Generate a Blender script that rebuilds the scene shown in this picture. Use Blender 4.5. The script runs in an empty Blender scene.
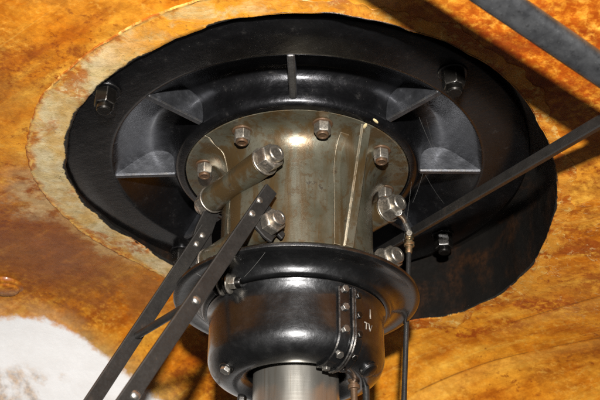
import bpy, bmesh, math, random
from mathutils import Vector, Matrix, noise as mnoise
R = math.radians
random.seed(7)
scene = bpy.context.scene

# ------------------------------------------------------------------ camera, world, light, exposure
CAM = Vector((0.0336, -1.0257, -0.6652))
cr = Vector((0.999629, 0.02703283, 0.00333012))
cu = Vector((0.01123277, -0.52054223, 0.85376204))
cf = Vector((-0.02481307, 0.85340788, 0.52065276))
cam_d = bpy.data.cameras.new('camera')
cam_d.sensor_width = 36.0
cam_d.lens = 929.77 / 600 * 36
cam_d.clip_start = 0.02
cam_d.clip_end = 50
cam = bpy.data.objects.new('camera', cam_d)
scene.collection.objects.link(cam)
cam.matrix_world = Matrix(((cr.x, cu.x, -cf.x, CAM.x), (cr.y, cu.y, -cf.y, CAM.y), (cr.z, cu.z, -cf.z, CAM.z), (0, 0, 0, 1)))
cam_d.dof.use_dof = True
cam_d.dof.focus_distance = 1.10
cam_d.dof.aperture_fstop = 11
scene.camera = cam

world = bpy.data.worlds.new('World')
scene.world = world
world.use_nodes = True
bgn = world.node_tree.nodes['Background']
bgn.inputs[0].default_value = (1.0, 0.96, 0.92, 1)
bgn.inputs[1].default_value = 0.045

# the photographer's flash, a hand's breadth and a half above the lens
fl = bpy.data.lights.new('flash', 'AREA')
fl.shape = 'DISK'
fl.size = 0.045
fl.energy = 55.0
fl.color = (1.0, 0.97, 0.93)
flo = bpy.data.objects.new('flash', fl)
scene.collection.objects.link(flo)
flo.location = CAM + cu * 0.27 + cr * 0.01 - cf * 0.30
flo.rotation_euler = (Vector((-0.12, 0.35, -0.05)) - flo.location).to_track_quat('-Z', 'Y').to_euler()

scene.render.engine = 'CYCLES'
scene.cycles.use_denoising = False
scene.cycles.sample_clamp_indirect = 1.5
scene.cycles.caustics_reflective = False
scene.view_settings.view_transform = 'Standard'
scene.view_settings.look = 'None'
scene.view_settings.exposure = 0.0
scene.view_settings.gamma = 1.0

# ------------------------------------------------------------------ material helpers
class NT:
    def __init__(self, name):
        self.m = bpy.data.materials.new(name)
        self.m.use_nodes = True
        self.t = self.m.node_tree
        self.b = self.t.nodes['Principled BSDF']
        self.co = self.n('ShaderNodeTexCoord').outputs['Object']
        self.pos = self.n('ShaderNodeNewGeometry').outputs['Position']
    def n(self, typ, **kw):
        nd = self.t.nodes.new(typ)
        for k, v in kw.items():
            setattr(nd, k, v)
        return nd
    def l(self, a, b):
        self.t.links.new(a, b)
    def setin(self, sock, v):
        if hasattr(v, 'is_output'):
            self.l(v, sock)
        else:
            sock.default_value = v
    def noise(self, scale, detail=4, rough=0.55, co=None, dist=0.0, out='Fac'):
        nd = self.n('ShaderNodeTexNoise')
        self.l(co or self.pos, nd.inputs['Vector'])
        nd.inputs['Scale'].default_value = scale
        nd.inputs['Detail'].default_value = detail
        nd.inputs['Roughness'].default_value = rough
        nd.inputs['Distortion'].default_value = dist
        return nd.outputs[out]
    def mapping(self, scale=(1, 1, 1), rot=(0, 0, 0), co=None):
        nd = self.n('ShaderNodeMapping')
        self.l(co or self.pos, nd.inputs['Vector'])
        nd.inputs['Scale'].default_value = scale
        nd.inputs['Rotation'].default_value = rot
        return nd.outputs[0]
    def ramp(self, fac, lo, hi, a=0.0, b=1.0):
        nd = self.n('ShaderNodeMapRange', interpolation_type='SMOOTHSTEP')
        self.l(fac, nd.inputs[0])
        for i, v in enumerate((lo, hi, a, b)):
            nd.inputs[1 + i].default_value = v
        return nd.outputs[0]
    def math(self, op, a, b=0.0, c=0.0):
        nd = self.n('ShaderNodeMath', operation=op)
        for i, v in enumerate((a, b, c)):
            self.setin(nd.inputs[i], v)
        return nd.outputs[0]
    def mix(self, fac, a, b, mode='MIX'):
        nd = self.n('ShaderNodeMix', data_type='RGBA', blend_type=mode)
        self.setin(nd.inputs[0], fac)
        for i, v in ((6, a), (7, b)):
            if not hasattr(v, 'is_output') and len(v) == 3:
                v = (*v, 1)
            self.setin(nd.inputs[i], v)
        return nd.outputs[2]
    def bump(self, h, strength=0.3, dist=0.002, normal=None):
        nd = self.n('ShaderNodeBump')
        nd.inputs['Strength'].default_value = strength
        nd.inputs['Distance'].default_value = dist
        self.l(h, nd.inputs['Height'])
        if normal:
            self.l(normal, nd.inputs['Normal'])
        return nd.outputs[0]
    def edge(self, radius=0.0015, lo=0.0, hi=0.12):
        """worn edges: where a rounded normal departs from the true one"""
        bv = self.n('ShaderNodeBevel', samples=6)
        bv.inputs['Radius'].default_value = radius
        g = self.n('ShaderNodeNewGeometry')
        dp = self.n('ShaderNodeVectorMath', operation='DOT_PRODUCT')
        self.l(bv.outputs[0], dp.inputs[0])
        self.l(g.outputs['Normal'], dp.inputs[1])
        e = self.math('SUBTRACT', 1.0, dp.outputs['Value'])
        return self.ramp(e, lo, hi), bv.outputs[0]
    def sep(self, co=None):
        nd = self.n('ShaderNodeSeparateXYZ')
        self.l(co or self.pos, nd.inputs[0])
        return nd.outputs
    def out(self, col=None, rough=None, metal=None, normal=None, **kw):
        b = self.b
        if col is not None:
            self.setin(b.inputs['Base Color'], col if hasattr(col, 'is_output') else (*col, 1))
        if rough is not None:
            self.setin(b.inputs['Roughness'], rough)
        if metal is not None:
            self.setin(b.inputs['Metallic'], metal)
        if normal is not None:
            self.l(normal, b.inputs['Normal'])
        for k, v in kw.items():
            self.setin(b.inputs[k.replace('_', ' ')], v)
        return self.m

def black_paint(name, base=(0.055, 0.055, 0.058), rough=0.40, dust=1.0, wear=True, coat=0.3, metal=0.8, lump=1.0):
    """oily black paint over casting: hardly any diffuse, a broad dark sheen and a sharper gloss coat"""
    t = NT(name)
    n1 = t.noise(26, 6, 0.62, dist=0.3)
    n2 = t.noise(150, 5, 0.62)
    n3 = t.noise(800, 3, 0.6)
    n4 = t.noise(48, 7, 0.7, dist=0.1)
    brush = t.noise(70, 4, 0.6, co=t.mapping((0.25, 1.0, 1.0), co=t.mapping((1, 1, 1), (0, 0, 0.5))))
    col = t.mix(t.ramp(n4, 0.34, 0.66), tuple(c * 0.86 for c in base), tuple(c * 1.16 for c in base))
    col = t.mix(t.math('MULTIPLY', t.ramp(n2, 0.40, 0.64), 0.5), col, tuple(c * 0.6 for c in base))
    dm = t.math('MULTIPLY', t.ramp(n4, 0.52, 0.70), t.ramp(n2, 0.46, 0.62))
    dm = t.math('MULTIPLY', dm, 0.35 * dust)
    col = t.mix(dm, col, (0.060, 0.054, 0.047))
    sp_ = t.math('MULTIPLY', t.ramp(n3, 0.70, 0.76), t.math('MULTIPLY', t.ramp(n4, 0.44, 0.58), 0.8 * dust))
    col = t.mix(sp_, col, (0.26, 0.24, 0.21))
    mt = t.math('SUBTRACT', metal, t.math('MULTIPLY', t.math('MAXIMUM', dm, sp_), metal))
    rg = t.math('ADD', t.ramp(n4, 0.3, 0.7, rough - 0.05, rough + 0.06), t.math('MULTIPLY', t.math('SUBTRACT', n2, 0.5), 0.15))
    h = t.math('ADD', t.math('MULTIPLY', n1, 0.6), t.math('ADD', t.math('MULTIPLY', brush, 0.5), t.math('ADD', t.math('MULTIPLY', n2, 0.30), t.math('MULTIPLY', n3, 0.04))))
    if wear:
        e, bn = t.edge(0.0014, 0.01, 0.16)
        e = t.math('MULTIPLY', e, t.ramp(n2, 0.38, 0.6, 0.05, 0.85))
        col = t.mix(e, col, (0.22, 0.205, 0.185))
        nrm = t.bump(h, 0.34 * lump, 0.0022, bn)
    else:
        nrm = t.bump(h, 0.34 * lump, 0.0022)
    return t.out(col, rg, mt, nrm, Coat_Weight=coat, Coat_Roughness=0.17)

def hull_material():
    t = NT('stained_varnish')
    x, y, z = t.sep()
    big = t.noise(7, 8, 0.68, dist=0.2)
    big2 = t.noise(4.2, 5, 0.6, co=t.mapping((1, 1, 1), (0.3, 0.5, 1.0)), dist=0.15)
    mid = t.noise(26, 8, 0.70, dist=0.25)
    fine = t.noise(110, 7, 0.70, dist=0.15)
    grit = t.noise(420, 4, 0.6)
    warp = t.noise(11, 6, 0.65)
    wob = t.math('ADD', t.math('MULTIPLY', t.math('SUBTRACT', warp, 0.5), 0.13), t.math('MULTIPLY', t.math('SUBTRACT', fine, 0.5), 0.05))
    rotc = t.mapping((1, 1, 1), (0, 0, R(38)))
    streak = t.noise(10, 7, 0.66, co=t.mapping((0.40, 2.0, 1), co=rotc), dist=0.15)
    scr = t.noise(26, 4, 0.6, co=t.mapping((0.06, 5.0, 1), co=rotc))
    # amber varnish, thicker and thinner
    col = t.mix(t.ramp(mid, 0.36, 0.64), (0.54, 0.165, 0.006), (0.72, 0.290, 0.016))
    col = t.mix(t.math('MULTIPLY', t.ramp(big, 0.44, 0.66), 0.75), col, (0.74, 0.345, 0.030))
    col = t.mix(t.math('MULTIPLY', t.ramp(streak, 0.50, 0.66), 0.8), col, (0.78, 0.42, 0.050))
    col = t.mix(t.math('MULTIPLY', t.ramp(streak, 0.50, 0.34), 0.85), col, (0.37, 0.090, 0.004))
    # rust blooms, feathered
    rustm = t.math('MULTIPLY', t.ramp(big2, 0.46, 0.60), t.ramp(t.math('ADD', t.math('MULTIPLY', mid, 0.6), t.math('MULTIPLY', fine, 0.4)), 0.42, 0.58))
    col = t.mix(t.math('MULTIPLY', rustm, 0.85), col, (0.26, 0.058, 0.005))
    speck = t.math('MULTIPLY', t.ramp(fine, 0.55, 0.64), t.ramp(warp, 0.44, 0.58))
    col = t.mix(t.math('MULTIPLY', speck, 0.75), col, (0.25, 0.055, 0.006))
    pale = t.math('MULTIPLY', t.ramp(fine, 0.50, 0.36), t.ramp(warp, 0.54, 0.42))
    col = t.mix(t.math('MULTIPLY', pale, 0.40), col, (0.78, 0.47, 0.085))
    col = t.mix(t.math('MULTIPLY', t.ramp(scr, 0.60, 0.72), 0.35), col, (0.80, 0.48, 0.085))
    col = t.mix(t.math('MULTIPLY', t.ramp(scr, 0.40, 0.28), 0.40), col, (0.30, 0.085, 0.008))
    mott = t.noise(48, 9, 0.78)
    mott2 = t.noise(170, 6, 0.72)
    def blob(cx, cy, rx, ry, soft=0.5, ang=0.0):
        dx = t.math('ADD', t.math('SUBTRACT', x, cx), wob)
        dy = t.math('SUBTRACT', t.math('SUBTRACT', y, cy), wob)
        c, s = math.cos(ang), math.sin(ang)
        u = t.math('ADD', t.math('MULTIPLY', dx, c / rx), t.math('MULTIPLY', dy, s / rx))
        v = t.math('ADD', t.math('MULTIPLY', dx, -s / ry), t.math('MULTIPLY', dy, c / ry))
        d = t.math('SQRT', t.math('ADD', t.math('MULTIPLY', u, u), t.math('MULTIPLY', v, v)))
        return t.ramp(d, 1.0, 1.0 - soft)
    def stain(b, tex, lo, hi, amt, c):
        nonlocal col
        col = t.mix(t.math('MULTIPLY', t.math('MULTIPLY', b, t.ramp(tex, lo, hi)), amt), col, c)
    # red-orange field by the beam
    stain(blob(0.26, -0.29, 0.19, 0.15, 0.55), fine, 0.34, 0.60, 0.95, (0.34, 0.064, 0.004))
    stain(blob(0.25, -0.30, 0.12, 0.10, 0.6), mid, 0.46, 0.60, 0.8, (0.22, 0.032, 0.003))
    # brown field on the left
    stain(blob(-0.39, 0.19, 0.18, 0.18, 0.7), streak, 0.24, 0.50, 0.92, (0.255, 0.074, 0.011))
    stain(blob(-0.35, -0.20, 0.07, 0.12, 0.8), mid, 0.38, 0.58, 0.75, (0.30, 0.105, 0.014))
    stain(blob(-0.24, -0.36, 0.12, 0.06, 0.8), mid, 0.40, 0.58, 0.7, (0.34, 0.125, 0.016))
    stain(blob(-0.25, 0.31, 0.20, 0.10, 0.7), mid, 0.34, 0.56, 0.8, (0.30, 0.105, 0.022))
    stain(blob(-0.40, 0.10, 0.10, 0.07, 0.8), fine, 0.46, 0.56, 0.7, (0.24, 0.060, 0.010))
    # paler veil left of the opening
    stain(blob(-0.35, 0.04, 0.065, 0.10, 0.7), mid, 0.62, 0.42, 0.8, (0.60, 0.44, 0.20))
    stain(blob(-0.29, 0.17, 0.045, 0.10, 0.7, R(-35)), mid, 0.60, 0.44, 0.7, (0.62, 0.42, 0.15))
    # red-brown stains right of the opening
    stain(blob(0.40, 0.03, 0.10, 0.16, 0.6), mid, 0.42, 0.56, 0.85, (0.32, 0.070, 0.006))
    for cx, cy, rx, ry in ((0.300, 0.250, 0.030, 0.030), (0.262, 0.270, 0.028, 0.016), (0.225, 0.275, 0.022, 0.010), (0.36, 0.17, 0.07, 0.045)):
        stain(blob(cx, cy, rx, ry, 0.7), fine, 0.40, 0.54, 0.85, (0.34, 0.062, 0.005))
    # near-black brown patch between the straps
    stain(blob(-0.155, 0.37, 0.03, 0.022, 0.8), mid, 0.36, 0.56, 0.9, (0.05, 0.022, 0.008))
    # pale crust veins at the right of the opening
    cl = t.noise(10, 5, 0.62, dist=0.9)
    line = t.ramp(t.math('ABSOLUTE', t.math('SUBTRACT', cl, 0.5)), 0.0, 0.010, 1, 0)
    line = t.math('MULTIPLY', t.math('MULTIPLY', line, t.ramp(fine, 0.42, 0.6)), blob(0.40, 0.06, 0.12, 0.20, 0.5))
    col = t.mix(t.math('MULTIPLY', line, 0.7), col, (0.72, 0.50, 0.19))
    # seams of the plating
    for yo, ang, x0 in ((0.4416, 34.5, 0.10), (0.384, 45, 0.26)):
        c, s = math.cos(R(ang)), math.sin(R(ang))
        dl = t.math('ADD', t.math('MULTIPLY', x, s), t.math('MULTIPLY', y, c))
        dl = t.math('SUBTRACT', t.math('ADD', dl, t.math('MULTIPLY', t.math('SUBTRACT', warp, 0.5), 0.004)), yo)
        ln = t.ramp(t.math('ABSOLUTE', dl), 0.0, 0.0020, 1, 0)
        ln = t.math('MULTIPLY', ln, t.math('MULTIPLY', t.ramp(mid, 0.34, 0.5), t.ramp(x, x0, x0 + 0.08)))
        col = t.mix(t.math('MULTIPLY', ln, 0.75), col, (0.20, 0.075, 0.012))
        lp = t.math('MULTIPLY', t.math('MULTIPLY', t.ramp(dl, 0.0, 0.006), t.ramp(dl, 0.035, 0.006)), t.ramp(x, x0, x0 + 0.08))
        col = t.mix(t.math('MULTIPLY', lp, 0.40), col, (0.70, 0.36, 0.06))
    # bare white paint in the far left corner
    ln = t.math('ADD', 0.366, t.math('MULTIPLY', t.math('MAXIMUM', t.math('ADD', x, 0.43), 0.0), 0.68))
    sd = t.math('ADD', t.math('SUBTRACT', y, ln), t.math('MULTIPLY', wob, 0.40))
    white = t.ramp(t.math('ADD', sd, t.math('MULTIPLY', t.math('SUBTRACT', mott, 0.5), 0.03)), -0.007, 0.009)
    glare_fringe = t.math('MULTIPLY', t.ramp(sd, -0.060, 0.0), t.ramp(mid, 0.3, 0.6, 0.4, 1.0))  # soft glare around the white, painted as a peach to brown border
    col = t.mix(t.math('MULTIPLY', glare_fringe, 0.75), col, t.mix(t.ramp(x, -0.42, -0.34), (0.70, 0.42, 0.16), (0.42, 0.29, 0.10)))
    wcol = t.mix(t.ramp(mid, 0.3, 0.7), (0.87, 0.868, 0.868), (0.81, 0.80, 0.79))
    wcol = t.mix(t.math('MULTIPLY', t.ramp(scr, 0.66, 0.72), 0.4), wcol, (0.72, 0.70, 0.66))
    col = t.mix(white, col, wcol)
    st2 = t.math('ADD', t.math('SUBTRACT', y, 0.486), t.math('MULTIPLY', wob, 0.55))
    st2 = t.math('ADD', st2, t.math('MULTIPLY', t.math('ADD', x, 0.34), -0.2))
    s2 = t.math('MULTIPLY', t.ramp(st2, -0.012, 0.014), t.math('MULTIPLY', t.ramp(big, 0.42, 0.56), t.ramp(x, -0.30, -0.40)))
    col = t.mix(t.math('MULTIPLY', s2, 0.65), col, t.mix(t.ramp(fine, 0.4, 0.6), (0.20, 0.12, 0.06), (0.55, 0.30, 0.09)))
    vm = t.math('MULTIPLY', t.ramp(mott, 0.34, 0.64, 1.14, 0.80), t.ramp(mott2, 0.32, 0.66, 1.06, 0.92))
    vm = t.math('ADD', t.math('MULTIPLY', white, 1.0), t.math('MULTIPLY', t.math('SUBTRACT', 1.0, white), vm))
    cc = t.n('ShaderNodeCombineColor')
    t.l(vm, cc.inputs[0]); t.l(t.math('MULTIPLY', t.math('POWER', vm, 1.25), t.math('ADD', 0.95, t.math('MULTIPLY', white, 0.05))), cc.inputs[1]); t.l(t.math('POWER', vm, 1.6), cc.inputs[2])
    col = t.mix(1.0, col, cc.outputs[0], 'MULTIPLY')
    h = t.math('ADD', t.math('MULTIPLY', fine, 0.45), t.math('ADD', t.math('MULTIPLY', grit, 0.12), t.math('ADD', t.math('MULTIPLY', mid, 0.8), t.math('MULTIPLY', line, 0.3))))
    rough = t.ramp(mid, 0.3, 0.7, 0.30, 0.46)
    return t.out(col, rough, 0.0, t.bump(h, 0.26, 0.0030), Coat_Weight=0.22, Coat_Roughness=0.12, Specular_IOR_Level=0.28)

def sealant_material():
    t = NT('cream_sealant')
    x, y, z = t.sep()
    at_ = t.n('ShaderNodeAttribute', attribute_name='across')
    f = at_.outputs['Fac']
    mid = t.noise(24, 7, 0.66, dist=0.9)
    fine = t.noise(95, 7, 0.70, dist=0.5)
    grit = t.noise(420, 4, 0.6)
    blot = t.noise(10, 5, 0.6, dist=0.4)
    col = t.mix(t.ramp(mid, 0.36, 0.64), (0.58, 0.43, 0.20), (0.66, 0.55, 0.33))
    col = t.mix(t.math('MULTIPLY', t.ramp(fine, 0.52, 0.62), 0.55), col, (0.42, 0.33, 0.13))
    col = t.mix(t.math('MULTIPLY', t.ramp(blot, 0.52, 0.60), t.ramp(fine, 0.36, 0.52)), col, (0.42, 0.15, 0.035))
    col = t.mix(t.math('MULTIPLY', t.ramp(t.noise(16, 7, 0.7), 0.44, 0.62), 0.75), col, (0.54, 0.31, 0.075))
    ora = t.math('MULTIPLY', t.ramp(mid, 0.32, 0.54), t.ramp(x, -0.24, -0.12))
    col = t.mix(ora, col, (0.68, 0.28, 0.022))
    oj = t.math('ADD', f, t.math('ADD', t.math('MULTIPLY', t.math('SUBTRACT', mid, 0.5), 1.1), t.math('MULTIPLY', t.math('SUBTRACT', blot, 0.5), 0.9)))
    col = t.mix(t.math('MULTIPLY', t.ramp(oj, 0.74, 0.98), 0.85), col, t.mix(t.ramp(fine, 0.42, 0.58), (0.66, 0.30, 0.030), (0.40, 0.115, 0.010)))
    # ridge soaked yellow, rusty just outside it
    rd = t.math('MULTIPLY', t.ramp(f, 0.84, 0.92), t.ramp(fine, 0.62, 0.42))
    col = t.mix(t.math('MULTIPLY', rd, 0.65), col, (0.66, 0.42, 0.12))
    col = t.mix(t.math('MULTIPLY', t.ramp(f, 0.90, 0.99), t.ramp(mid, 0.42, 0.56)), col, (0.32, 0.080, 0.008))
    # toward the right the compound is soaked brown-orange like the hull
    rt = t.ramp(x, -0.06, 0.10)
    hc = t.mix(t.ramp(mid, 0.40, 0.58), (0.36, 0.085, 0.006), (0.60, 0.25, 0.028))
    hc = t.mix(t.math('MULTIPLY', t.ramp(fine, 0.52, 0.62), 0.7), hc, (0.70, 0.46, 0.14))
    col = t.mix(rt, col, hc)
    # black housing paint smeared over the inner edge
    fj = t.math('ADD', f, t.math('ADD', t.math('MULTIPLY', t.math('SUBTRACT', fine, 0.5), 0.16), t.math('MULTIPLY', t.math('SUBTRACT', blot, 0.5), 0.50)))
    col = t.mix(t.ramp(fj, 0.075, 0.035), col, (0.016, 0.015, 0.013))
    blk = t.math('MULTIPLY', t.ramp(grit, 0.56, 0.66), t.math('MULTIPLY', t.ramp(fine, 0.52, 0.60), t.ramp(f, 0.8, 0.2)))
    col = t.mix(t.math('MULTIPLY', blk, 0.8), col, (0.05, 0.045, 0.03))
    mott = t.noise(60, 9, 0.78)
    vm = t.ramp(mott, 0.34, 0.66, 1.12, 0.82)
    cc = t.n('ShaderNodeCombineColor')
    t.l(vm, cc.inputs[0]); t.l(t.math('POWER', vm, 1.15), cc.inputs[1]); t.l(t.math('POWER', vm, 1.35), cc.inputs[2])
    col = t.mix(1.0, col, cc.outputs[0], 'MULTIPLY')
    h = t.math('ADD', t.math('MULTIPLY', fine, 0.6), t.math('ADD', t.math('MULTIPLY', grit, 0.15), mid))
    return t.out(col, t.ramp(fine, 0.3, 0.7, 0.34, 0.55), 0.0, t.bump(h, 0.35, 0.0032), Coat_Weight=0.1, Coat_Roughness=0.22, Specular_IOR_Level=0.3)

def olive_material():
    t = NT('olive_grey_paint')
    x, y, z = t.sep()
    n1 = t.noise(22, 5, 0.6)
    n2 = t.noise(110, 5, 0.62)
    n3 = t.noise(650, 3, 0.6)
    run = t.noise(38, 5, 0.6, co=t.mapping((1, 1, 0.10)), dist=0.3)
    col = t.mix(t.ramp(n1, 0.3, 0.7), (0.088, 0.081, 0.053), (0.136, 0.128, 0.094))
    col = t.mix(t.math('MULTIPLY', t.ramp(run, 0.46, 0.60), 0.9), col, (0.088, 0.052, 0.018))
    col = t.mix(t.math('MULTIPLY', t.ramp(n2, 0.52, 0.66), 0.7), col, (0.085, 0.052, 0.022))
    dot = t.math('MULTIPLY', t.ramp(n3, 0.64, 0.70), t.ramp(n1, 0.42, 0.55))
    col = t.mix(t.math('MULTIPLY', dot, 0.8), col, (0.05, 0.035, 0.02))
    chip = t.math('MULTIPLY', t.ramp(t.noise(46, 5, 0.7), 0.63, 0.66), t.ramp(n2, 0.4, 0.5))
    col = t.mix(t.math('MULTIPLY', chip, 0.85), col, (0.06, 0.048, 0.035))
    e, bn = t.edge(0.0012, 0.01, 0.15)
    e = t.math('MULTIPLY', e, t.ramp(n2, 0.35, 0.55, 0.2, 1))
    col = t.mix(e, col, (0.50, 0.42, 0.30))
    rough = t.ramp(n1, 0.3, 0.7, 0.30, 0.46)
    h = t.math('ADD', t.math('MULTIPLY', n2, 0.5), t.math('ADD', t.math('MULTIPLY', n1, 0.8), t.math('MULTIPLY', n3, 0.1)))
    return t.out(col, rough, 0.5, t.bump(h, 0.34, 0.0016, bn), Coat_Weight=0.18, Coat_Roughness=0.25)

def steel(name, base, rough, rust=0.4, metal=1.0, rustcol=(0.16, 0.07, 0.025)):
    t = NT(name)
    n1 = t.noise(60, 5, 0.6)
    n2 = t.noise(320, 4, 0.6)
    col = t.mix(t.ramp(n1, 0.3, 0.7), tuple(c * 0.72 for c in base), base)
    rm = t.math('MULTIPLY', t.ramp(n1, 0.66 - 0.25 * rust, 0.80 - 0.25 * rust), t.ramp(n2, 0.35, 0.55))
    col = t.mix(t.math('MULTIPLY', rm, min(1, rust * 2)), col, rustcol)
    e, bn = t.edge(0.0009, 0.01, 0.15)
    col = t.mix(t.math('MULTIPLY', e, 0.6), col, tuple(min(0.85, c * 1.5 + 0.05) for c in base))
    mt = t.math('MULTIPLY', t.math('SUBTRACT', 1.0, t.math('MULTIPLY', rm, 0.7)), metal)
    return t.out(col, t.ramp(n2, 0.3, 0.7, rough - 0.07, rough + 0.1), mt, t.bump(n2, 0.18, 0.0008, bn))

def shaft_material():
    t = NT('turned_steel')
    n1 = t.noise(30, 4, 0.6, co=t.mapping((1, 1, 0.12)))
    rings = t.noise(500, 3, 0.6, co=t.mapping((0.02, 0.02, 1)))
    sc = t.noise(240, 3, 0.6, co=t.mapping((1, 1, 0.05)))
    col = t.mix(t.ramp(n1, 0.35, 0.65), (0.34, 0.32, 0.28), (0.45, 0.43, 0.385))
    col = t.mix(t.math('MULTIPLY', t.ramp(sc, 0.58, 0.70), 0.6), col, (0.28, 0.23, 0.17))
    h = t.math('ADD', t.math('MULTIPLY', rings, 0.5), t.math('MULTIPLY', sc, 0.4))
    return t.out(col, t.ramp(n1, 0.3, 0.7, 0.26, 0.38), 0.86, t.bump(h, 0.14, 0.0008))

M = {}
M['hull'] = hull_material()
M['sealant'] = sealant_material()
M['black'] = black_paint('black_housing_paint', (0.019, 0.019, 0.021), 0.34, 1.3, True, 0.5, 0.84, 1.7)
M['gloss'] = black_paint('glossy_black_enamel', (0.044, 0.0445, 0.046), 0.38, 0.45, True, 0.9, 0.93, 1.25)
M['ribgrey'] = black_paint('worn_rib_paint', (0.155, 0.160, 0.175), 0.46, 0.8, True, 0.10, 0.95, 1.2)
tw_ = NT('reflection_tinted_wall')
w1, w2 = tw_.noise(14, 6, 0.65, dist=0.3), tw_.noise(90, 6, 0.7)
warm_refl = tw_.math('MULTIPLY', tw_.ramp(w1, 0.42, 0.66), tw_.ramp(w2, 0.30, 0.66))
wc = tw_.mix(warm_refl, (0.020, 0.018, 0.016), (0.080, 0.036, 0.017))  # black wall; brown patches paint a warm reflection into its colour
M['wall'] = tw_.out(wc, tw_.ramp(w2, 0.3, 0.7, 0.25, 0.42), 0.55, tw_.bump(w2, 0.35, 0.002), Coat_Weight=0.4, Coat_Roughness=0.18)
M['olive'] = olive_material()
M['nut'] = steel('oily_steel', (0.44, 0.40, 0.34), 0.38, 0.35, 0.92)
M['dullnut'] = steel('dull_oily_steel', (0.24, 0.225, 0.20), 0.40, 0.35, 0.9)
M['stud'] = steel('rusty_steel', (0.14, 0.085, 0.048), 0.42, 0.9, 0.5, (0.09, 0.04, 0.016))
M['bright'] = steel('bright_steel', (0.60, 0.57, 0.52), 0.34, 0.2, 0.95)
M['bar'] = steel('dark_bar_steel', (0.030, 0.028, 0.026), 0.40, 0.25, 0.35, (0.055, 0.030, 0.016))
tb = NT('worn_grey_steel')
b1, b2, b3 = tb.noise(55, 6, 0.68), tb.noise(260, 4, 0.6), tb.noise(900, 2, 0.5)
bc_ = tb.mix(tb.ramp(b1, 0.30, 0.70), (0.085, 0.088, 0.095), (0.16, 0.165, 0.172))
bc_ = tb.mix(tb.math('MULTIPLY', tb.ramp(b2, 0.58, 0.68), 0.6), bc_, (0.03, 0.03, 0.03))
bc_ = tb.mix(tb.math('MULTIPLY', tb.ramp(b3, 0.68, 0.74), 0.8), bc_, (0.45, 0.44, 0.42))
M['beam'] = tb.out(bc_, tb.ramp(b1, 0.3, 0.7, 0.36, 0.46), 0.85, tb.bump(b2, 0.2, 0.001))
M['shaft'] = shaft_material()
M['blacknut'] = black_paint('painted_nut', (0.018, 0.016, 0.014), 0.36, 0.5, True, 0.3, 0.8)
M['letter'] = steel('bare_letter_edges', (0.34, 0.31, 0.26), 0.4, 0.5, 0.4)
M['brass'] = steel('tarnished_brass', (0.30, 0.23, 0.13), 0.40, 0.6)
tc = NT('flaked_paint')
M['chip'] = tc.out((0.72, 0.58, 0.32), 0.6)
tw = NT('cobweb_silk')
M['web'] = tw.out((0.24, 0.235, 0.22), 0.8)

# ------------------------------------------------------------------ mesh helpers
W = {}
I4 = Matrix.Identity(4)
def T(x, y=None, z=None):
    return Matrix.Translation(Vector(x) if y is None else Vector((x, y, z)))

def link(o, parent, m):
    scene.collection.objects.link(o)
    W[o.name] = m.copy()
    if parent:
        o.parent = parent
        o.matrix_parent_inverse = W[parent.name].inverted()
    o.matrix_basis = m
    return o

def thing(name, loc, label, cat, group=None):
    o = bpy.data.objects.new(name, None)
    o.empty_display_size = 0.02
    link(o, None, T(loc))
    tag(o, label, cat, group)
    return o

def tag(o, label=None, cat=None, group=None, kind=None):
    if label: o['label'] = label
    if cat: o['category'] = cat
    if group: o['group'] = group
    if kind: o['kind'] = kind
    return o

def finish(me, sharp=35):
    for p in me.polygons:
        p.use_smooth = True
    me.set_sharp_from_angle(angle=R(sharp))
    return me

def mesh_from(name, verts, faces, sharp=35, fix=True):
    me = bpy.data.meshes.new(name)
    me.from_pydata([tuple(v) for v in verts], [], faces)
    if fix:
        bm = bmesh.new(); bm.from_mesh(me)
        bmesh.ops.remove_doubles(bm, verts=bm.verts, dist=1e-6)
        bmesh.ops.recalc_face_normals(bm, faces=bm.faces)
        bm.to_mesh(me); bm.free()
    return finish(me, sharp)

def obj(name, me, mat, parent=None, m=I4):
    if me.materials:
        me.materials[0] = M[mat]
    else:
        me.materials.append(M[mat])
    return link(bpy.data.objects.new(name, me), parent, m)

def revolve_mesh(name, prof, seg=96, a0=0.0, a1=360.0, closed_prof=False, afun=None, sharp=35, jit=0.0):
    """prof: (r, z) pairs; full turn or sector. afun(r, z) -> extra start/end angle shift in degrees"""
    full = abs(a1 - a0 - 360) < 1e-6
    n = seg if full else seg + 1
    verts, faces = [], []
    k = len(prof)
    for i in range(n):
        for (r, z) in prof:
            f = i / seg
            a = a0 + (a1 - a0) * f
            if afun:
                s0, s1 = afun(r, z)
                a += s0 * (1 - f) + s1 * f
            a = R(a)
            verts.append((r * math.cos(a), r * math.sin(a), z))
    for i in range(seg):
        j = (i + 1) % n
        for q in range(k if closed_prof else k - 1):
            q2 = (q + 1) % k
            faces.append((i * k + q, i * k + q2, j * k + q2, j * k + q))
    if not full and closed_prof:
        faces.append(tuple(range(k)))
        faces.append(tuple((n - 1) * k + q for q in range(k)))
    return mesh_from(name, verts, faces, sharp)

def arc(cx, cz, rad, d0, d1, n=8):
    return [(cx + rad * math.cos(R(d0 + (d1 - d0) * i / n)), cz + rad * math.sin(R(d0 + (d1 - d0) * i / n))) for i in range(n + 1)]

def frame(z, xhint=None):
    z = Vector(z).normalized()
    h = Vector(xhint) if xhint is not None else (Vector((0, 0, 1)) if abs(z.z) < 0.9 else Vector((1, 0, 0)))
    x = (h - z * h.dot(z)).normalized()
    y = z.cross(x)
    return Matrix(((x.x, y.x, z.x, 0), (x.y, y.y, z.y, 0), (x.z, y.z, z.z, 0), (0, 0, 0, 1)))

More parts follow.
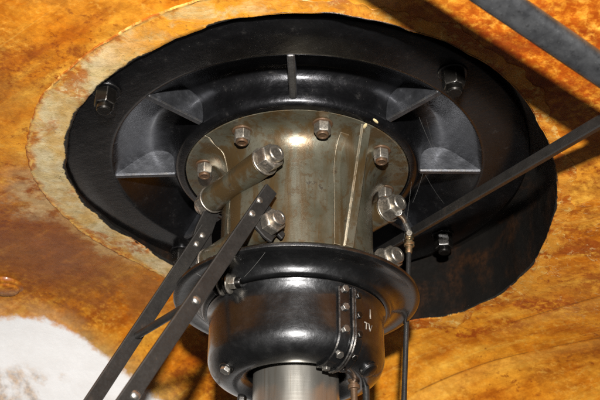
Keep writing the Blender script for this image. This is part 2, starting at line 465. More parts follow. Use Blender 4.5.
def lathe(name, prof, seg=24, sharp=35):
    """solid of revolution about local z from an open profile whose ends are closed by caps"""
    verts, faces = [], []
    k = len(prof)
    for i in range(seg):
        a = 2 * math.pi * i / seg
        for (r, z) in prof:
            verts.append((r * math.cos(a), r * math.sin(a), z))
    for i in range(seg):
        j = (i + 1) % seg
        for q in range(k - 1):
            faces.append((i * k + q, i * k + q + 1, j * k + q + 1, j * k + q))
    faces.append(tuple(i * k for i in range(seg)))
    faces.append(tuple(i * k + k - 1 for i in range(seg)))
    return mesh_from(name, verts, faces, sharp)

def hexnut(name, af, h, sides=6, chamfer=0.12):
    """hexagon across flats af, height h along +z, outer end chamfered"""
    rc = af / 2 / math.cos(math.pi / sides)
    verts, faces = [], []
    lev = [(rc, 0), (rc, h * 0.86), (rc * (1 - chamfer), h)]
    for (r, z) in lev:
        for i in range(sides):
            a = 2 * math.pi * i / sides
            verts.append((r * math.cos(a), r * math.sin(a), z))
    for q in range(len(lev) - 1):
        for i in range(sides):
            j = (i + 1) % sides
            faces.append((q * sides + i, q * sides + j, (q + 1) * sides + j, (q + 1) * sides + i))
    faces.append(tuple(range(sides)))
    faces.append(tuple((len(lev) - 1) * sides + i for i in range(sides)))
    me = mesh_from(name, verts, faces, 20)
    bm = bmesh.new(); bm.from_mesh(me)
    bmesh.ops.bevel(bm, geom=bm.edges[:], offset=af * 0.02, segments=2, affect='EDGES')
    bm.to_mesh(me); bm.free()
    return finish(me, 30)

def prism(name, pts, thick, bevel=0.0, seg=2):
    """flat outline in local xy, thickness along z (centred)"""
    n = len(pts)
    verts = [(x, y, -thick / 2) for x, y in pts] + [(x, y, thick / 2) for x, y in pts]
    faces = [tuple(range(n)), tuple(range(n, 2 * n))] + [(i, (i + 1) % n, n + (i + 1) % n, n + i) for i in range(n)]
    me = mesh_from(name, verts, faces, 30)
    if bevel:
        bm = bmesh.new(); bm.from_mesh(me)
        es = [e for e in bm.edges if len(e.link_faces) == 2 and e.calc_face_angle(0) > R(30)]
        bmesh.ops.bevel(bm, geom=es, offset=bevel, segments=seg, affect='EDGES')
        bm.to_mesh(me); bm.free()
        finish(me, 30)
    return me

def tube(name, pts, rad, seg=12, cap=True):
    pts = [Vector(p) for p in pts]
    rads = rad if isinstance(rad, (list, tuple)) else [rad] * len(pts)
    verts, faces = [], []
    ref = None
    for i, p in enumerate(pts):
        d = (pts[min(i + 1, len(pts) - 1)] - pts[max(i - 1, 0)]).normalized()
        if ref is None:
            ref = d.orthogonal().normalized()
        ref = (ref - d * ref.dot(d)).normalized()
        b = d.cross(ref)
        for k in range(seg):
            a = 2 * math.pi * k / seg
            verts.append(p + (ref * math.cos(a) + b * math.sin(a)) * rads[i])
    for i in range(len(pts) - 1):
        for k in range(seg):
            j = (k + 1) % seg
            faces.append((i * seg + k, i * seg + j, (i + 1) * seg + j, (i + 1) * seg + k))
    if cap:
        faces.append(tuple(range(seg)))
        faces.append(tuple((len(pts) - 1) * seg + k for k in range(seg)))
    return mesh_from(name, verts, faces, 40)

def barbox(name, a, b, width, thick, wdir, bevel=0.0008, seg=2):
    """rectangular bar from a to b; wdir is the direction of its width"""
    a, b = Vector(a), Vector(b)
    d = b - a
    L = d.length
    fm = frame(d, wdir)
    fm.translation = (a + b) / 2
    me = prism(name, [(-width / 2, -thick / 2), (width / 2, -thick / 2), (width / 2, thick / 2), (-width / 2, thick / 2)], L, bevel, seg)
    return me, fm

def lerp(a, b, f):
    return a + (b - a) * f

# ------------------------------------------------------------------ the hull overhead (setting)
def sp(v, k):
    return k * math.log1p(math.exp(max(-50, min(50, v / k))))
def zc(x, y):
    return -0.004 - sp(0.024 + 0.19 * x + 0.085 * y, 0.010) - 0.9 * sp(y - 0.37, 0.05)
def nz(x, y, s, seed=0.0):
    return mnoise.noise(Vector((x * s, y * s, seed)))
KEY = [(-187, .3006), (-175, .3005), (-169, .2960), (-148, .2954), (-133, .2939), (-123, .2947), (-113, .3), (-99, .3117), (-89, .3173), (-79, .3233), (-70, .329),
       (-61, .3366), (-52, .3415), (-46, .3402), (-34, .3318), (-21, .3235), (-2, .3170), (19, .3212), (33, .327), (45, .3274), (58, .3192), (90, .308), (136, .293), (147, .2905), (159, .294), (173, .3006), (185, .3005)]
def rhole(a):
    a = (a + 180) % 360 - 180
    for (a0, r0), (a1, r1) in zip(KEY, KEY[1:]):
        if a0 <= a <= a1:
            f = (a - a0) / (a1 - a0)
            f = f * f * (3 - 2 * f)
            break
    r = lerp(r0, r1, f)
    c, s = math.cos(R(a)), math.sin(R(a))
    return r + 0.0013 * nz(c, s, 9, 3) + 0.0004 * nz(c, s, 34, 5)

SEG = 540
def hull_z(x, y):
    return zc(x, y) + 0.0016 * nz(x, y, 9, 1) + 0.0006 * nz(x, y, 30, 2)
radii = [0.0, 0.006, 0.014, 0.024, 0.034, 0.044, 0.06, 0.08, 0.10, 0.13, 0.16, 0.20, 0.25, 0.30, 0.36, 0.43, 0.52, 0.64, 0.8, 1.0, 1.3, 1.7, 2.2]
verts, faces = [], []
for i in range(SEG):
    a = i * 360 / SEG
    rh = rhole(a) + 0.004
    rmax = min(0.80 + 1.7 * max(0.0, 1 + math.sin(R(a)) * 6) ** 2, 0.47 / max(1e-3, -math.sin(R(a)))) if math.sin(R(a)) < 0 else 2.55
    for dr in radii:
        rr_ = rh + dr * (rmax - rh) / (2.55 - rh) if rmax < 2.5 else rh + dr
        x, y = rr_ * math.cos(R(a)), rr_ * math.sin(R(a))
        verts.append((x, y, hull_z(x, y)))
k = len(radii)
for i in range(SEG):
    j = (i + 1) % SEG
    for q in range(k - 1):
        faces.append((i * k + q, i * k + q + 1, j * k + q + 1, j * k + q))
# black lining of the opening, going up from the hull surface to above the flange
hull = obj('ceiling', mesh_from('ceiling', verts, faces, 60), 'hull')
tag(hull, 'amber varnished and rust stained plating overhead, white paint in one corner', kind='structure')

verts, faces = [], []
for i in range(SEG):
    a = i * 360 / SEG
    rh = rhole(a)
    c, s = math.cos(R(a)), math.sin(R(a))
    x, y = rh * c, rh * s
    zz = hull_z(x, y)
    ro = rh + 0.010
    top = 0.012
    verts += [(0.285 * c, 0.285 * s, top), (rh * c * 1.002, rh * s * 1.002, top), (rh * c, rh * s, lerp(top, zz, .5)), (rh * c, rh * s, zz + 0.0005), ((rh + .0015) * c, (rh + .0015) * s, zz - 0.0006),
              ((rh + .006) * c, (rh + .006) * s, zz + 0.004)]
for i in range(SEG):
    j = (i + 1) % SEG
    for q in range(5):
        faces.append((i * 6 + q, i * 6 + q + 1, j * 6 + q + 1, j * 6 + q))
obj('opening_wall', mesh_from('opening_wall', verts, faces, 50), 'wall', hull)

# sealing compound smeared round the opening, with a raised outer ridge
verts, faces = [], []
across = []
FR = [0.0, 0.04, 0.15, 0.3, 0.45, 0.6, 0.75, 0.87, 0.92, 0.955, 0.98, 1.0]
NP = len(FR)
for i in range(SEG):
    a = i * 360 / SEG
    c, s = math.cos(R(a)), math.sin(R(a))
    rh = rhole(a) - 0.0006 + 0.0008 * nz(c, s, 24, 11) + 0.0003 * nz(c, s, 70, 12)
    right = max(0.0, min(1.0, (c + 0.25) / 0.35))
    ro = 0.3375 + 0.010 * max(0, -c - 0.75) / 0.25 + 0.012 * max(0, (-s - 0.85)) / 0.15 + 0.003 * nz(c, s, 5, 4) + 0.0020 * nz(c, s, 25, 6) + 0.0016 * nz(c, s, 70, 9)
    ro = lerp(ro, rh + 0.020 + 0.016 * nz(c, s, 7, 14) + 0.006 * nz(c, s, 30, 15), right)
    amp = lerp(0.7, 0.2, right)
    for q, f in enumerate(FR):
        r = lerp(rh, ro, f)
        x, y = r * c, r * s
        th = 0.0008 * lerp(1, 0.4, right)
        if q == 0: th = -0.0012
        elif q == NP - 1: th = -0.0016
        elif q == NP - 2: th = 0.0012 * amp
        elif q == NP - 3: th = (0.0022 + 0.0018 * nz(c, s, 40, 7)) * amp
        elif q == NP - 4: th = 0.0014 * amp
        th += 0.0005 * nz(x, y, 60, 3)
        verts.append((x, y, hull_z(x, y) - th)); across.append(f)
for i in range(SEG):
    j = (i + 1) % SEG
    for q in range(NP - 1):
        faces.append((i * NP + q, i * NP + q + 1, j * NP + q + 1, j * NP + q))
sme = mesh_from('sealant_ring', verts, faces, 50, False)
sat = sme.attributes.new('across', 'FLOAT', 'POINT')
sat.data.foreach_set('value', across)
obj('sealant_ring', sme, 'sealant', hull)

# low round plug at the left edge
cx, cy = -0.472, 0.298
plug = lathe('round_plug', [(0.002, 0.0), (0.018, 0.0), (0.020, 0.0012), (0.0215, 0.0035), (0.026, 0.0040), (0.0285, 0.0060), (0.030, 0.011)], 40, 40)
obj('round_plug', plug, 'hull', hull, T(cx, cy, zc(cx, cy) - 0.008) @ Matrix.Rotation(R(-4), 4, 'Y'))

# ------------------------------------------------------------------ black bearing housing
house = thing('bearing_housing', (0, 0, 0.03), 'large black ribbed bearing housing recessed in the overhead opening', 'bearing housing')
prof = [(0.100, 0.050), (0.100, 0.002), (0.102, 0.0010), (0.1462, 0.0010), (0.1468, -0.0030), (0.1476, -0.0040), (0.1545, -0.0040), (0.1570, -0.0030), (0.1600, 0.0006), (0.1615, 0.008), (0.1625, 0.018)]
prof += [(0.1645, 0.0262), (0.1685, 0.0325), (0.1745, 0.0362), (0.182, 0.0376), (0.189, 0.0376), (0.1955, 0.0360), (0.2020, 0.0322), (0.2095, 0.0266), (0.218, 0.0195), (0.2265, 0.0122), (0.2335, 0.0062), (0.2385, 0.0018), (0.2410, 0.0004), (0.2440, 0.0)]
prof += [(0.27, 0.0), (0.2975, 0.0), (0.2995, 0.0010), (0.3000, 0.003), (0.3000, 0.028), (0.2450, 0.030), (0.2300, 0.045), (0.17, 0.055)]
obj('housing_body', revolve_mesh('housing_body', prof, 160, closed_prof=True, sharp=50), 'black', house)
# gussets across the trough: outline in (r, z)
ribpts = [(0.1600, 0.0010), (0.2405, -0.0006), (0.2405, 0.008), (0.225, 0.022), (0.21, 0.036), (0.185, 0.042), (0.165, 0.036), (0.158, 0.02)]
ribme = prism('rib', ribpts, 0.0085, 0.0012)
for kk in range(8):
    a = R(kk * 45)
    m = Matrix.Rotation(a, 4, 'Z') @ Matrix.Rotation(R(90), 4, 'X')
    obj('rib', ribme, 'ribgrey', house, m)
# flange nuts, painted over
hn = hexnut('nut', 0.0235, 0.019, 6)
hs = lathe('stud', [(0.0088, 0.0), (0.0088, 0.0062), (0.0075, 0.008)], 20)
hw = lathe('washer', [(0.0170, -0.0005), (0.0170, 0.0018), (0.0160, 0.0026)], 28)
for (a, r, tw_) in ((-139.7, .2815, 10), (-48.8, .274, 25), (39, .268, 5), (131, .276, 40)):
    p = Vector((r * math.cos(R(a)), r * math.sin(R(a)), 0))
    m = T(p) @ Matrix.Rotation(R(180), 4, 'X') @ Matrix.Rotation(R(tw_), 4, 'Z')
    n_ = obj('nut', hn, 'blacknut', house, m @ T(0, 0, 0.0024))
    obj('washer', hw, 'black', n_, m)
    obj('stud', hs, 'blacknut', n_, m @ T(0, 0, 0.0214))

# ------------------------------------------------------------------ olive split coupling
hv = Vector((math.cos(R(-50)), math.sin(R(-50)), 0))
ov = Vector((math.cos(R(-140)), math.sin(R(-140)), 0))
def HO(t, o, z):
    return hv * t + ov * o + Vector((0, 0, z))
coup = thing('split_coupling', (0, 0, -0.002), 'olive grey split clamp coupling with bolted flange below the black housing', 'coupling')
prof = [(0.075, 0.0004), (0.1445, 0.0004), (0.1455, -0.0005), (0.1455, -0.0022), (0.1445, -0.0032), (0.1252, -0.0032)]
fil = [(0.1245 - 0.0285 * math.sin(R(9 * i)), -0.0032 - 0.052 * (1 - math.cos(R(9 * i)))) for i in range(11)]
prof += fil[1:]
prof += [(0.0958, -0.09), (0.0946, -0.155), (0.0936, -0.1585), (0.0915, -0.160), (0.075, -0.160)]
def wavy(lo):
    def f(r, z):
        k_ = max(0.0, min(1.0, (0.140 - r) / 0.045))
        w = -7.5 * k_ * k_ * (3 - 2 * k_) + 1.2 * math.sin(r * 190) + (1.4 * math.sin(z * 85 + 0.6) if r < 0.11 else 0)
        return (w, 0) if lo else (0, w)
    return f
def densify(p, step=0.005):
    out_ = []
    for a_, b_ in zip(p, p[1:] + p[:1]):
        n_ = max(1, int(math.hypot(b_[0] - a_[0], b_[1] - a_[1]) / step))
        for i_ in range(n_):
            out_.append((lerp(a_[0], b_[0], i_ / n_), lerp(a_[1], b_[1], i_ / n_)))
    return out_
profd = densify(prof)
obj('coupling_half', revolve_mesh('coupling_half', profd, 90, -139.75, 40, True, wavy(True), 40), 'olive', coup)
obj('coupling_half', revolve_mesh('coupling_half', profd, 90, 40.25, 219.75, True, wavy(False), 40), 'olive', coup)
# tall gussets between the flange and the barrel
def gusset(az):
    pts = [(0.090, -0.0020), (0.1425, -0.0020), (0.1430, -0.0055), (0.1030, -0.154), (0.0965, -0.1565), (0.090, -0.1565)]
    me = prism('gusset', pts, 0.0145, 0.0016, 3)
    obj('gusset', me, 'olive', coup, Matrix.Rotation(R(az), 4, 'Z') @ Matrix.Rotation(R(90), 4, 'X'))
gusset(-52.3)
gusset(127.7)
padp = [(r_ + 0.0022, z_ - 0.0006) for r_, z_ in fil[2:] + [(0.0958, -0.09), (0.0947, -0.150)]]
padp = padp + [(0.090, -0.150), (0.090, -0.02), (0.11, -0.0060)]
obj('pad', revolve_mesh('pad', padp, 12, -61.5, -50, True, None, 40), 'olive', coup)
chip = lathe('paint_chip', [(0.0003, -0.0008), (0.0030, -0.0004), (0.0036, 0.0), (0.0030, 0.0006)], 12)
for px_, py_, pz_, rot_ in ((0.0975, -0.1225, -0.0046, 60), (0.0850, -0.1195, -0.0095, 100)):
    obj('paint_chip', chip, 'chip', coup, T(px_, py_, pz_) @ Matrix.Rotation(R(rot_), 4, 'Z') @ Matrix.Diagonal((1.6, 0.6, 1, 1)))
# clamp bolts in tubular bosses
nut30 = hexnut('nut', 0.0285, 0.0160, 6, 0.10)
nut24 = hexnut('nut', 0.0250, 0.0128, 6, 0.10)
wash = lathe('washer', [(0.0172, 0.0), (0.0180, 0.0006), (0.0180, 0.0022), (0.0172, 0.0028)], 32)
studc = lathe('bolt_end', [(0.0108, -0.002), (0.0108, 0.0066), (0.0098, 0.0080), (0.0066, 0.0083), (0.0058, 0.0076)], 24)
def clamp(off, z, t0, t1, front=True, rear=True, nmat='nut', t_front_extra=0.0, small=False):
    L = t1 - t0
    prof_ = [(0.0150, 0.0), (0.0164, 0.0010), (0.0168, 0.005), (0.0164, L * 0.5), (0.0168, L - 0.006), (0.0166, L - 0.0012), (0.0150, L)]
    fm = frame(hv); fm.translation = HO(t0, off, z)
    obj('bolt_boss', lathe('bolt_boss', prof_, 40, 40), 'olive', coup, fm)
    if front:
        f2 = frame(hv); f2.translation = HO(t1 + t_front_extra, off, z)
        if small:
            n_ = obj('nut', nut24, nmat, coup, f2 @ T(0, 0, 0.0012) @ Matrix.Rotation(R(16), 4, 'Z'))
            obj('bolt_end', studc, nmat, n_, f2 @ T(0, 0, 0.0140) @ Matrix.Scale(0.85, 4))
        else:
            n_ = obj('nut', nut30, nmat, coup, f2 @ T(0, 0, 0.0028) @ Matrix.Rotation(R(12), 4, 'Z'))
            obj('washer', wash, nmat, n_, f2)
            obj('bolt_end', studc, nmat, n_, f2 @ T(0, 0, 0.0183))
    if rear:
        f3 = frame(-hv); f3.translation = HO(t0, off, z)
        n_ = obj('nut', nut30, nmat, coup, f3 @ T(0, 0, 0.0028) @ Matrix.Rotation(R(20), 4, 'Z'))
        obj('washer', wash, nmat, n_, f3)
        obj('bolt_end', studc, nmat, n_, f3 @ T(0, 0, 0.0183))
clamp(0.100, -0.0550, -0.046, 0.0635)
clamp(0.097, -0.1425, -0.046, 0.0682, t_front_extra=0.0034, small=True)
clamp(-0.104, -0.0425, -0.046, 0.058, nmat='bright')
clamp(-0.100, -0.1180, -0.046, 0.052, nmat='nut')
# flange nuts with stud ends below
fn = hexnut('nut', 0.0185, 0.0135, 6, 0.10)
fs = lathe('stud', [(0.0074, 0.0), (0.0074, 0.0022), (0.0066, 0.0032), (0.0050, 0.0032), (0.0042, 0.0022)], 20)
fw = lathe('washer', [(0.0125, -0.002), (0.0125, 0.0012), (0.0118, 0.0018)], 28)
for i, a in enumerate((-165.8, -121.7, -73.8, -28.3, 17, 62, 107, 152)):
    r = 0.1215
    p = Vector((r * math.cos(R(a)), r * math.sin(R(a)), -0.0032))
    m = T(p) @ Matrix.Rotation(R(180), 4, 'X') @ Matrix.Rotation(R(7 * math.sin(i * 2.1)) - R(a + 90) * 0.35, 4, 'Z')
    n_ = obj('nut', fn, 'nut', coup, m @ T(0, 0, 0.0016))
    obj('washer', fw, 'stud', n_, m)
    obj('stud', fs, 'stud', n_, m @ T(0, 0, 0.0151))

# ------------------------------------------------------------------ shaft
sh = lathe('steel_shaft', [(0.0488, -0.70), (0.0498, -0.699), (0.0498, 0.06)], 96)
obj('steel_shaft', sh, 'shaft')
tag(bpy.data.objects['steel_shaft'], 'bright turned steel shaft coming out of the black cup', 'shaft')

# ------------------------------------------------------------------ black gland cup with flared collar
cup = thing('gland_cup', (0, 0, -0.28), 'glossy black rounded cup with wide flared collar around the steel shaft', 'gland cup')
colp = [(0.060, -0.1625), (0.088, -0.1635), (0.096, -0.1665), (0.120, -0.1745), (0.1405, -0.1790), (0.1462, -0.1812), (0.1486, -0.1840), (0.1482, -0.1868), (0.1455, -0.1885), (0.1400, -0.1880)]
colp += [(0.1320, -0.1875), (0.1240, -0.1890), (0.1180, -0.1925), (0.1145, -0.1972), (0.1138, -0.2005), (0.1120, -0.2025), (0.1085, -0.2030), (0.09, -0.2030), (0.060, -0.2030)]
obj('collar', revolve_mesh('collar', colp, 140, closed_prof=True, sharp=45), 'gloss', cup)
bodyp = [(0.1050, -0.2032), (0.1072, -0.2045), (0.1062, -0.2075), (0.1040, -0.2105), (0.1038, -0.222), (0.1036, -0.240), (0.1035, -0.256)]
bodyp += arc(0.0745, -0.2600, 0.0290, 0, -90, 12)[1:]
bodyp += [(0.068, -0.2882), (0.0610, -0.2845), (0.0565, -0.2800), (0.0556, -0.2780), (0.0556, -0.262), (0.0556, -0.2032)]
obj('cup_body', revolve_mesh('cup_body', bodyp, 140, closed_prof=True, sharp=45), 'gloss', cup)

# offset outline along the body, from under the neck to the bottom lip
outer = [(0.1038, -0.2090), (0.1038, -0.222), (0.1036, -0.240), (0.1035, -0.256)] + arc(0.0745, -0.2600, 0.0290, 0, -88, 14)[1:] + [(0.0670, -0.2880)]
def offs(pl, d):
    o_ = []
    for i in range(len(pl)):
        a_, b_ = pl[max(0, i - 1)], pl[min(len(pl) - 1, i + 1)]
        tx, tz = b_[0] - a_[0], b_[1] - a_[1]
        l_ = math.hypot(tx, tz)
        o_.append((pl[i][0] - tz / l_ * d, pl[i][1] + tx / l_ * d))
    return o_
def band(name, w0, w1, d, center=-51.5):
    """strip lying on the cup; w0..w1 in metres from the joint plane (tangential)"""
    o1, o0 = offs(outer, d), offs(outer, -0.002)
    rows = []
    c, s = math.cos(R(center)), math.sin(R(center))
    rad, tan = Vector((c, s, 0)), Vector((-s, c, 0))
    nsub = 4
    sec = [(w0, 0)] + [(lerp(w0, w1, q / nsub), 1) for q in range(nsub + 1)] + [(w1, 0)]
    verts, faces = [], []
    for i in range(len(outer)):
        for (w, up) in sec:
            r_, z_ = (o1 if up else o0)[i]
            rr = math.sqrt(max(1e-6, r_ * r_ - w * w))
            verts.append(rad * rr + tan * w + Vector((0, 0, z_)))
    k_ = len(sec)
    for i in range(len(outer) - 1):
        for q in range(k_ - 1):
            faces.append((i * k_ + q, i * k_ + q + 1, (i + 1) * k_ + q + 1, (i + 1) * k_ + q))
    faces.append(tuple(range(k_)))
    faces.append(tuple((len(outer) - 1) * k_ + q for q in range(k_)))
    me = mesh_from(name, verts, faces, 40)
    bm = bmesh.new(); bm.from_mesh(me)
    es = [e for e in bm.edges if len(e.link_faces) == 2 and e.calc_face_angle(0) > R(50)]
    bmesh.ops.bevel(bm, geom=es, offset=0.0008, segments=2, affect='EDGES')
    bm.to_mesh(me); bm.free()
    return finish(me, 40)
s1 = obj('joint_flange', band('joint_flange', -0.0205, -0.0055, 0.0045), 'gloss', cup)
s2 = obj('joint_flange', band('joint_flange', 0.0008, 0.0130, 0.0035), 'gloss', cup)
obj('joint_lip', band('joint_lip', -0.0056, -0.0024, 0.0082), 'gloss', cup)
obj('joint_lip', band('joint_lip', -0.0018, 0.0010, 0.0076), 'gloss', cup)
# joint bolts along the band
bh = hexnut('bolt_head', 0.0080, 0.0036, 6, 0.10)
bc, bs = math.cos(R(-51.5)), math.sin(R(-51.5))
brad, btan = Vector((bc, bs, 0)), Vector((-bs, bc, 0))
def on_band(f, w, d):
    n_ = len(outer) - 1
    acc = [0]
    for a_, b_ in zip(outer, outer[1:]):
        acc.append(acc[-1] + math.hypot(b_[0] - a_[0], b_[1] - a_[1]))
    tt = f * acc[-1]
    for i in range(n_):
        if acc[i] <= tt <= acc[i + 1] + 1e-9:
            g = (tt - acc[i]) / (acc[i + 1] - acc[i])
            r_, z_ = lerp(outer[i][0], outer[i + 1][0], g), lerp(outer[i][1], outer[i + 1][1], g)
            tx, tz = outer[i + 1][0] - outer[i][0], outer[i + 1][1] - outer[i][1]
            l_ = math.hypot(tx, tz)
            nr, nz_ = -tz / l_, tx / l_
            r_ += nr * d; z_ += nz_ * d
            rr = math.sqrt(r_ * r_ - w * w)
            pos = brad * rr + btan * w + Vector((0, 0, z_))
            rd = (brad * rr + btan * w).normalized()
            return pos, rd * nr + Vector((0, 0, nz_))
for f in (0.03, 0.24, 0.49, 0.73, 0.93):
    p, n = on_band(f, -0.0130, 0.0042)
    fm = frame(n, btan); fm.translation = p
    obj('bolt_head', bh, 'dullnut', s1, fm)
bh2 = hexnut('bolt_head', 0.0068, 0.0028, 6, 0.12)
for f in (0.05, 0.28, 0.50, 0.72, 0.9):
    p, n = on_band(f, 0.0070, 0.0033)
    fm = frame(n, btan); fm.translation = p
    obj('bolt_head', bh2, 'blacknut', s2, fm)
# raised casting letters on the right of the joint
def letters(body, az0, z0, size, shear=0.0):
    cu_ = bpy.data.curves.new('letters', 'FONT')
    cu_.body = body; cu_.size = size; cu_.extrude = 0.0006; cu_.shear = shear
    cu_.align_x = 'CENTER'; cu_.align_y = 'CENTER'
    tmp = bpy.data.objects.new('tmp', cu_)
    scene.collection.objects.link(tmp)
    dg = bpy.context.evaluated_depsgraph_get()
    me = bpy.data.meshes.new_from_object(tmp.evaluated_get(dg))
    bpy.data.objects.remove(tmp)
    bpy.data.curves.remove(cu_)
    for v in me.vertices:
        zz = z0 + v.co.y
        a = R(az0) + v.co.x / 0.1035
        rr = 0.1034 + v.co.z + 0.0002
        if zz < -0.260:
            rr -= 0.029 - math.sqrt(max(0, 0.029 ** 2 - (zz + 0.260) ** 2))
        v.co = (rr * math.cos(a), rr * math.sin(a), zz)
    return me
me = letters('I', -34.5, -0.2285, 0.017)
me.materials.clear(); obj('raised_letter', me, 'letter', cup)
me = letters('TV', -37.5, -0.2455, 0.0125, 0.12)
me.materials.clear(); obj('raised_letter', me, 'letter', cup)
# small fittings under the cup
sb = hexnut('plug', 0.0105, 0.0065, 6, 0.1)
def under(name, x, y, z, me, mat):
    fm = frame((0, 0, -1)); fm.translation = (x, y, z)
    return obj(name, me, mat, cup, fm)
def cup_point(az, psi):
    """point and normal on the round shoulder; psi degrees below horizontal"""
    r_, z_ = 0.0745 + 0.029 * math.cos(R(psi)), -0.260 - 0.029 * math.sin(R(psi))
    rd = Vector((math.cos(R(az)), math.sin(R(az)), 0))
    return rd * r_ + Vector((0, 0, z_)), rd * math.cos(R(psi)) + Vector((0, 0, -math.sin(R(psi))))
p, n = cup_point(-150, 62)
fm = frame(n); fm.translation = p - n * 0.001
pl = obj('drain_plug', sb, 'bright', cup, fm)
obj('washer', lathe('washer', [(0.0085, 0.0), (0.0085, 0.0014), (0.0078, 0.002)], 24), 'blacknut', pl, fm)
under('drain_plug', -0.066, 0.045, -0.286, hexnut('plug', 0.010, 0.008, 6), 'blacknut')
bossme = lathe('fitting_boss', [(0.0110, -0.004), (0.0110, 0.002), (0.0095, 0.004), (0.0055, 0.005)], 28)
p, n = cup_point(-24, 58)
fm = frame(n); fm.translation = p
obj('fitting_boss', bossme, 'gloss', cup, fm)
under('drain_pipe', 0.0665, -0.002, -0.2845, lathe('drain_pipe', [(0.0070, -0.004), (0.0070, 0.002), (0.0050, 0.003), (0.0050, 0.006), (0.0070, 0.0065), (0.0070, 0.0105), (0.0040, 0.0115), (0.0040, 0.13)], 20), 'stud')
under('drain_pipe', 0.0810, 0.014, -0.282, lathe('drain_pipe', [(0.0042, 0.0), (0.0042, 0.14)], 20), 'bar')
# bolt with stacked washers under the collar
p = Vector((-0.088, -0.083, -0.2000))
ax = Vector((0.93, -0.33, -0.10)).normalized()
fm = frame(ax); fm.translation = p
clip = obj('clip_bolt', lathe('clip_bolt', [(0.0062, -0.006), (0.0062, 0.030), (0.0052, 0.0315)], 20), 'blacknut', cup, fm)
for d_, r_, mt in ((0.000, 0.0128, 'blacknut'), (0.0060, 0.0135, 'nut'), (0.0120, 0.0120, 'blacknut'), (0.0155, 0.0125, 'nut')):
    obj('washer', lathe('washer', [(r_ - 0.001, 0.0), (r_, 0.0006), (r_, 0.0018), (r_ - 0.001, 0.0024)], 28), mt, clip, fm @ T(0, 0, d_))
obj('nut', hexnut('nut', 0.0135, 0.0075), 'nut', clip, fm @ T(0, 0, 0.0180))

# ------------------------------------------------------------------ twin strap linkage, lower left
link_t = thing('strap_linkage', HO(0.005, 0.30, -0.46), 'pair of dark flat steel straps with rivets and spacer pin, slanting down left', 'linkage')
def strap(t, p0, p1, w, th):
    a, b = HO(t, *p0), HO(t, *p1)
    d = (b - a).normalized()
    me, fm = barbox('strap', a, b, w, th, d.cross(hv), 0.0007)
    return obj('strap', me, 'bar', link_t, fm), d
d1 = Vector((0.4785, -0.878)); d2 = Vector((0.446, -0.895))
t1, t2 = 0.0757, -0.050
a1 = Vector((0.1203, -0.1395))
b1 = a1 + d1 * 0.46
st1, dd1 = strap(t1, (a1.x - d1.x * 0.047, a1.y - d1.y * 0.047), b1, 0.0168, 0.005)
a2 = Vector((0.1037, -0.0972)); b2 = a2 + d2 * 0.47
st2, dd2 = strap(t2, a2, b2, 0.0165, 0.005)
riv = lathe('rivet', [(0.0042, 0.0), (0.0040, 0.0012), (0.0030, 0.0022), (0.0014, 0.0027)], 18)
def rivet(t, o_, z_, par, mat='bright', sc=1.0):
    fm = frame(hv); fm.translation = HO(t, o_, z_)
    obj('rivet', riv, mat, par, fm @ Matrix.Scale(sc, 4))
def along(a, d, s):
    return a.x + d.x * s, a.y + d.y * s
# front eye plate under the lower clamp nut: outline in (o, z) about the bolt
def plate(name, pts, t, th, mat='bar'):
    o0 = sum(p[0] for p in pts) / len(pts); z0 = sum(p[1] for p in pts) / len(pts)
    me = prism(name, [(p[0] - o0, p[1] - z0) for p in pts], th, 0.0006)
    # local x -> ov, y -> z, z -> ov x z
    zz = ov.cross(Vector((0, 0, 1)))
    fm = Matrix(((ov.x, 0, zz.x, 0), (ov.y, 0, zz.y, 0), (ov.z, 1, zz.z, 0), (0, 0, 0, 1)))
    fm.translation = HO(t, o0, z0)
    return obj(name, me, mat, link_t, fm)
bx, bz = 0.097, -0.142
eye = [(bx + 0.021 * math.cos(R(a)), bz + 0.021 * math.sin(R(a))) for a in range(-120, 61, 20)]
eye = [(0.1215, -0.1345), (0.1085, -0.1090), (0.0930, -0.1085), (0.0720, -0.1200), (0.0690, -0.1260), (0.0720, -0.1340), (0.0660, -0.1390), (0.0700, -0.1470), (0.0780, -0.1420), (0.0850, -0.1560), (0.0950, -0.1530)]
eye = [(a_ + 0.0075, b_ - 0.0080) for a_, b_ in eye]
ep = plate('eye_plate', eye, 0.0706, 0.0042)
rivet(0.0782, 0.1150, -0.1210, st1)
rivet(0.0782, 0.1248, -0.1420, st1)
o_, z_ = 0.1889, -0.2663
rivet(t1 + 0.0026, o_, z_, st1, 'bright', 1.15)
rivet(t1 + 0.0026, 0.2464, -0.3780, st1, 'bright', 1.15)
rivet(t2 + 0.0026, *along(a2, d2, 0.014), st2)
rivet(t2 + 0.0026, *along(a2, d2, 0.030), st2)
# rear eye plate reaching from strap to the rear end of the lower bolt
plate('eye_plate', [(0.0790, -0.0500), (0.0900, -0.0440), (0.1010, -0.0560), (0.1160, -0.0970), (0.1280, -0.1500), (0.1150, -0.1560), (0.0980, -0.1560), (0.0900, -0.1250), (0.0930, -0.1000)], t2 - 0.0050, 0.0045)
# spacer pin between the straps
pin = tube('spacer_pin', [HO(t2 + 0.0025, 0.1850, -0.2620), HO(t1 - 0.0025, 0.1889, -0.2663)], 0.0042, 16)
obj('spacer_pin', pin, 'bar', link_t)
pin2 = tube('spacer_pin', [HO(t2 + 0.0025, 0.2395, -0.3735), HO(t1 - 0.0025, 0.2464, -0.3780)], 0.0042, 16)
obj('spacer_pin', pin2, 'bar', link_t)

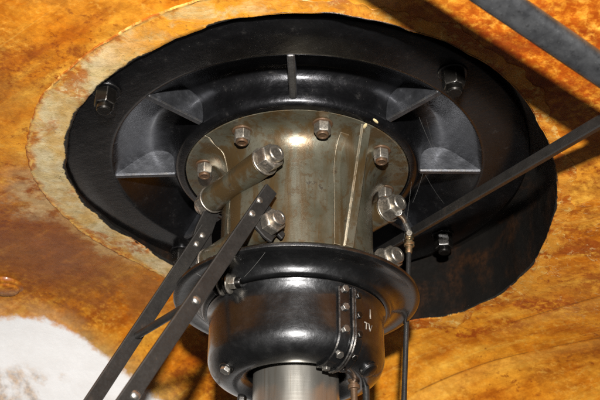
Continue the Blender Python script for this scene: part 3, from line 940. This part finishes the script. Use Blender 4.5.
# ------------------------------------------------------------------ flat bar running off to the right
def at(px, py, s):
    d = (cf * 929.77 + cr * (px - 300) + cu * (200 - py)).normalized()
    return CAM + d * s
pa, pb = at(379, 252, 1.37), at(600, 122, 0.95)
ext = pb + (pb - pa) * 0.25
dv = (ext - pa).normalized()
me, fm = barbox('flat_bar', pa, ext, 0.0128, 0.0070, (0, 0, 1), 0.0008)
fb = obj('flat_bar', me, 'bar', None, fm)
tag(fb, 'thin dark flat bar crossing the black housing toward the right edge', 'bar')

# ------------------------------------------------------------------ hanging rod with ball joint at the right of the coupling
def at_y(px, py, yy):
    d = (cf * 929.77 + cr * (px - 300) + cu * (200 - py)).normalized()
    return CAM + d * ((yy - CAM.y) / d.y)
top = at_y(409.5, 236, 0.060); low = at_y(404, 400, 0.064)
low = top + (low - top) * 1.5
hang = thing('hanging_rod', low, 'thin dark vertical rod with small knuckle joint hanging behind the collar', 'rod')
obj('rod', tube('rod', [top, lerp(top, low, .5), low], 0.0034, 14), 'bar', hang)
fm = frame(low - top); fm.translation = top
obj('knuckle', lathe('knuckle', [(0.0035, -0.006), (0.0058, -0.004), (0.0062, 0.004), (0.0045, 0.006), (0.0045, 0.009), (0.0070, 0.0095), (0.0070, 0.015), (0.0048, 0.016), (0.0048, 0.024), (0.0036, 0.026)], 18), 'brass', hang, fm)
pax = (CAM - top); pax.z = 0; pax.normalize()
obj('pin', tube('pin', [top - pax * 0.012, top + pax * 0.009], 0.0040, 14), 'nut', hang)
q0 = HO(0.078, -0.104, -0.0545)
q1 = at_y(405, 222, 0.045)
obj('link_arm', tube('link_arm', [q0, lerp(q0, q1, 0.55) + Vector((0.001, 0, 0.001)), q1, lerp(q1, top, 0.6) + Vector((0.0015, 0, 0)), top], [0.0056, 0.0044, 0.0036, 0.0036, 0.0048], 12), 'bright', hang)

# ------------------------------------------------------------------ grey beam close overhead, upper right
BEAM_ROLL = 22
A, B = at(440, -40, 0.775), at(640, 97, 0.885)
A2, B2 = lerp(A, B, -0.6), lerp(A, B, 1.5)
wd = (at(524, -10, 0.8) - at(497, 30, 0.8))
fm = frame(B2 - A2, wd) @ Matrix.Rotation(R(BEAM_ROLL), 4, 'Z'); fm.translation = (A2 + B2) / 2
rc_, hw_, ht_ = 0.0078, 0.0136, 0.0082
oc = []
for cx_, cy_, d0 in ((hw_ - rc_, ht_ - rc_, 0), (-hw_ + rc_, ht_ - rc_, 90), (-hw_ + rc_, -ht_ + rc_, 180), (hw_ - rc_, -ht_ + rc_, 270)):
    oc += arc(cx_, cy_, rc_, d0, d0 + 90, 6)
me = prism('steel_beam', oc, (B2 - A2).length)
bmo = obj('steel_beam', me, 'beam', None, fm)
tag(bmo, 'worn grey steel beam passing close under the ceiling, casting a dark shadow', 'beam')

# ------------------------------------------------------------------ cobweb strands between the ribs
wv, wf = [], []
def strand(p, q, sag, rad=0.00008, n=7):
    base = len(wv)
    p, q = Vector(p), Vector(q)
    d = (q - p).normalized(); e1 = d.orthogonal().normalized(); e2 = d.cross(e1)
    for i in range(n):
        f = i / (n - 1)
        c = lerp(p, q, f) + Vector((0, 0, -sag * 4 * f * (1 - f)))
        for k_ in range(3):
            a = k_ * 2.0944
            wv.append(c + (e1 * math.cos(a) + e2 * math.sin(a)) * rad)
    for i in range(n - 1):
        for k_ in range(3):
            j = (k_ + 1) % 3
            wf.append((base + i * 3 + k_, base + i * 3 + j, base + (i + 1) * 3 + j, base + (i + 1) * 3 + k_))
strand((0.150, -0.120, 0.002), (0.190, -0.004, 0.004), 0.004, 0.00013)
strand((0.160, -0.110, 0.006), (0.176, -0.040, 0.016), 0.002, 0.00010)
strand((0.168, 0.004, 0.0), (0.200, 0.075, -0.002), 0.003)
strand((0.165, 0.0, 0.0), (0.155, 0.055, -0.012), 0.002)
strand((0.140, 0.072, -0.060), (0.215, 0.090, 0.002), 0.006)
strand((0.148, -0.010, -0.020), (0.141, 0.074, -0.062), 0.003)
strand((-0.110, -0.090, -0.19), (-0.085, -0.078, -0.196), 0.002)
strand((-0.055, -0.100, -0.2), (-0.030, -0.135, -0.188), 0.001, 0.00012)
web = obj('cobweb', mesh_from('cobweb', wv, wf, 60, False), 'web')
tag(web, 'thin pale cobweb strands stretched beside the coupling and ribs', 'cobweb', kind='stuff')
